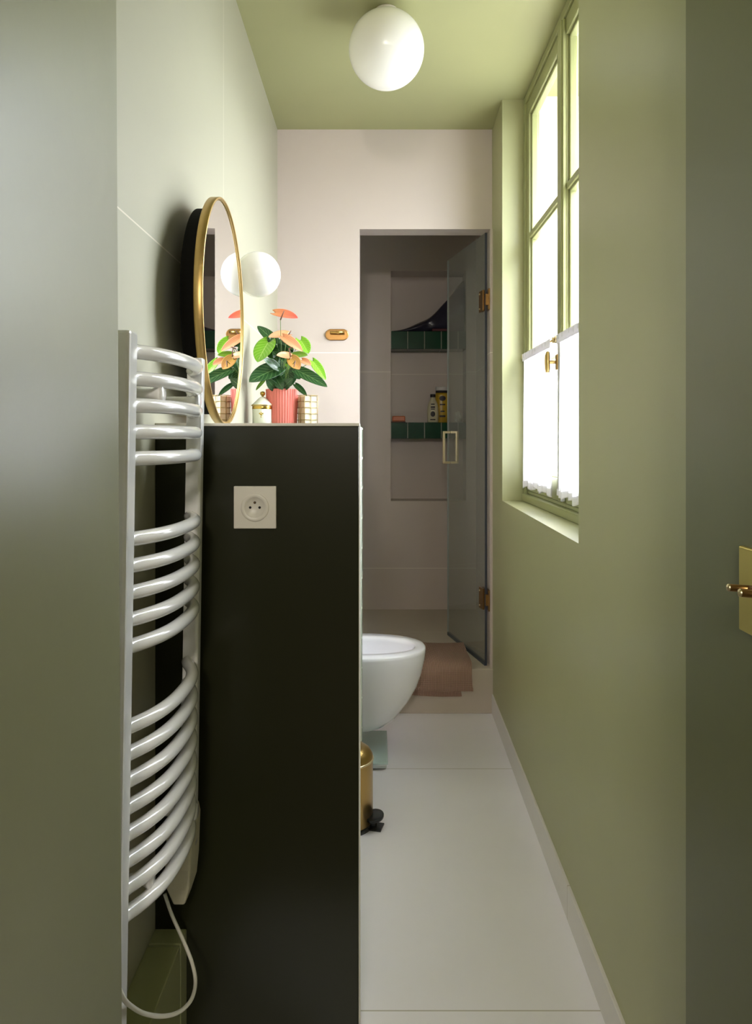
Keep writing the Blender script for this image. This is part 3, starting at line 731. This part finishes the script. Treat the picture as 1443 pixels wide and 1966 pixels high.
# ------------------------------------------------------------------ potted anthurium
pc_ = Vector((-.323, 2.545, DZ))
pl = thing('potted_anthurium', pc_, 'anthurium with salmon flowers in a ribbed pink pot on the tiled divider', 'potted plant')
MB().lathe([(0, 0), (.049, 0), (.050, .002), (.0545, .124), (.0555, .127), (.0535, .128), (.051, .127), (.050, .112), (0, .112)], pc_, seg=216, flute=.0011, nfl=36).build('pot', M['pink'], pl)
MB().lathe([(0, .1175), (.02, .1185), (.051, .116)], pc_, seg=40).build('soil', M['soil'], pl)
def Q(cx, cy, dep=2.53): return P(460+cx*.1663, 560+cy*.1663, dep)
def leafrows(base, tip, width, nrm, cup=.18, droop=.12, heart=.35):
    base, tip = Vector(base), Vector(tip); d_ = tip-base; Ln = d_.length; d_.normalize()
    n_ = Vector(nrm)+Vector((0, -.75, 0)); n_ = (n_-d_*n_.dot(d_)).normalized(); s_ = d_.cross(n_)
    rows = []
    NI, NJ = 18, 12
    for i in range(NI+1):
        u = i/NI
        wv_ = 2.15*(u+.035)**.5*(1-u)**.75
        row = []
        for j in range(NJ+1):
            v = j/NJ*2-1
            back = heart*width*abs(v)**1.6*(1-u)**3*.9
            pnt = base+d_*(Ln*u-back)+s_*(v*width*.5*wv_)+n_*(cup*width*(abs(v)**1.5)*wv_*.5-droop*Ln*u*u+droop*Ln*u)
            row.append(pnt)
        rows.append(row)
    return rows
S = .1663/F*2.53       # metres per crop pixel at the plant
leaves = [  # base, tip, depth base, depth tip, width px, normal, bright
    ((430, 610), (203, 395), 2.56, 2.60, 150, (.3, -.5, .8), 0),
    ((330, 585), (205, 815), 2.52, 2.47, 240, (-.3, -.75, .5), 1),
    ((450, 880), (108, 1045), 2.52, 2.44, 250, (-.15, -.7, .7), 0),
    ((540, 760), (330, 590), 2.56, 2.60, 210, (0, -.8, .6), 0),
    ((560, 700), (420, 560), 2.58, 2.62, 190, (.1, -.9, .3), 0),
    ((520, 830), (380, 690), 2.54, 2.50, 170, (-.1, -.9, .3), 0),
    ((600, 860), (680, 760), 2.56, 2.58, 120, (.2, -.9, .3), 0),
    ((360, 560), (250, 700), 2.56, 2.53, 150, (-.1, -.9, .3), 0),
    ((470, 900), (330, 1010), 2.53, 2.49, 150, (-.1, -.9, .4), 0),
    ((560, 900), (560, 1090), 2.53, 2.50, 150, (.1, -.9, .4), 0),
    ((620, 640), (520, 560), 2.58, 2.60, 130, (.1, -.9, .4), 0),
    ((420, 1000), (500, 1130), 2.50, 2.48, 130, (.0, -1, .2), 0),
    ((330, 620), (440, 810), 2.54, 2.50, 170, (.1, -.9, .4), 0),
    ((700, 560), (795, 715), 2.55, 2.52, 165, (.3, -.6, .7), 1),
    ((610, 735), (785, 735), 2.53, 2.50, 110, (.1, -.5, .85), 1),
    ((840, 800), (992, 1022), 2.56, 2.54, 130, (.4, -.5, .75), 1),
    ((640, 900), (1012, 1100), 2.52, 2.48, 165, (.25, -.6, .75), 0),
    ((410, 1120), (305, 1000), 2.50, 2.47, 110, (-.2, -.9, .3), 0),
    ((500, 1110), (615, 1000), 2.50, 2.47, 110, (.2, -.9, .3), 0),
    ((640, 1070), (775, 1205), 2.53, 2.50, 80, (.3, -.6, .7), 0),
    ((440, 880), (275, 775), 2.50, 2.46, 120, (-.1, -.7, .7), 0),
    ((290, 1020), (185, 1140), 2.56, 2.57, 55, (-.3, -.5, .8), 1),
    ((450, 960), (570, 820), 2.54, 2.55, 120, (.1, -.8, .5), 1),
    ((560, 960), (470, 800), 2.57, 2.60, 150, (0, -.9, .4), 0),
    ((600, 900), (700, 1010), 2.56, 2.55, 120, (.1, -.9, .4), 0),
    ((400, 720), (560, 600), 2.58, 2.62, 150, (.2, -.8, .5), 0),
    ((480, 1060), (420, 920), 2.55, 2.58, 130, (0, -1, .2), 0),
    ((560, 1060), (640, 900), 2.57, 2.60, 140, (0, -1, .2), 0),
]
fd, fb = MB(), MB()
st = MB(); root0 = pc_+Vector((0, 0, .118))
def stem(b_, r0, mb=None, spread=.022):
    a = math.atan2(b_.y-root0.y, b_.x-root0.x); r_ = root0+Vector((math.cos(a)*spread*random.random(), math.sin(a)*spread*random.random(), 0))
    mid = (r_+b_)/2+Vector(((b_.x-r_.x)*-.15, 0, .012))
    pts_ = catmull([r_, mid, b_], 6); (mb or st).tube(pts_, r0, 7)
for (b_, t_, d1, d2, wd, nr, br) in leaves:
    B, T = Q(*b_, d1), Q(*t_, d2)
    (fb if br else fd).grid(leafrows(B, T, wd*S, nr), uv=True)
    stem(B, .0013)
fd.build('foliage', M['leafdark'], pl, solid=.0006)
part(fb.build('bright_foliage', M['leafbright'], pl, solid=.0006), 'bright green leaves')  # leaves in the brighter of the two greens
for _ in range(12):
    a = random.uniform(0, 6.28); e_ = root0+Vector((math.cos(a)*.035, math.sin(a)*.03, .07+random.random()*.06)); stem(e_, .0012)
st.build('stems', M['stem'], pl)
flowers = [
    ((405, 245), (672, 305), 2.53, 2.51, 150, (0, -.30, .95), 'spred', (470, 325), (512, 220)),
    ((560, 490), (330, 525), 2.55, 2.52, 130, (0, -.35, .93), 'sppeach', (545, 525), (592, 450)),
    ((500, 520), (725, 690), 2.51, 2.48, 130, (.35, -.6, .7), 'sppeach', (565, 660), (610, 640)),
    ((588, 745), (425, 735), 2.49, 2.46, 110, (0, -.55, .8), 'sppeach', (585, 750), (572, 660)),
    ((600, 775), (690, 897), 2.48, 2.46, 150, (.1, -.8, .5), 'spgold', (640, 800), (625, 870)),
    ((720, 790), (822, 850), 2.50, 2.48, 95, (.3, -.6, .7), 'sppeach', None, None),
]
for (b_, t_, d1, d2, wd, nr, mt, s0, s1) in flowers:
    B, T = Q(*b_, d1), Q(*t_, d2)
    fo = MB().grid(leafrows(B, T, wd*S, nr, cup=.25, droop=.08), uv=True).build('flower', M[mt], pl, solid=.0007)
    fs_ = MB()
    if s0:
        A = Q(*s0, d1-.022); Bq = Q(*s1, d1-.034)
        MB().tube([A, (A+Bq)/2, Bq], [.0024, .0022, .0012], 8).build('spadix', M['spadix'], fo)
        stem(A, .0012, fs_)
    else: stem(B, .0012, fs_)
    fs_.build('flower_stalk', M['stem'], fo)
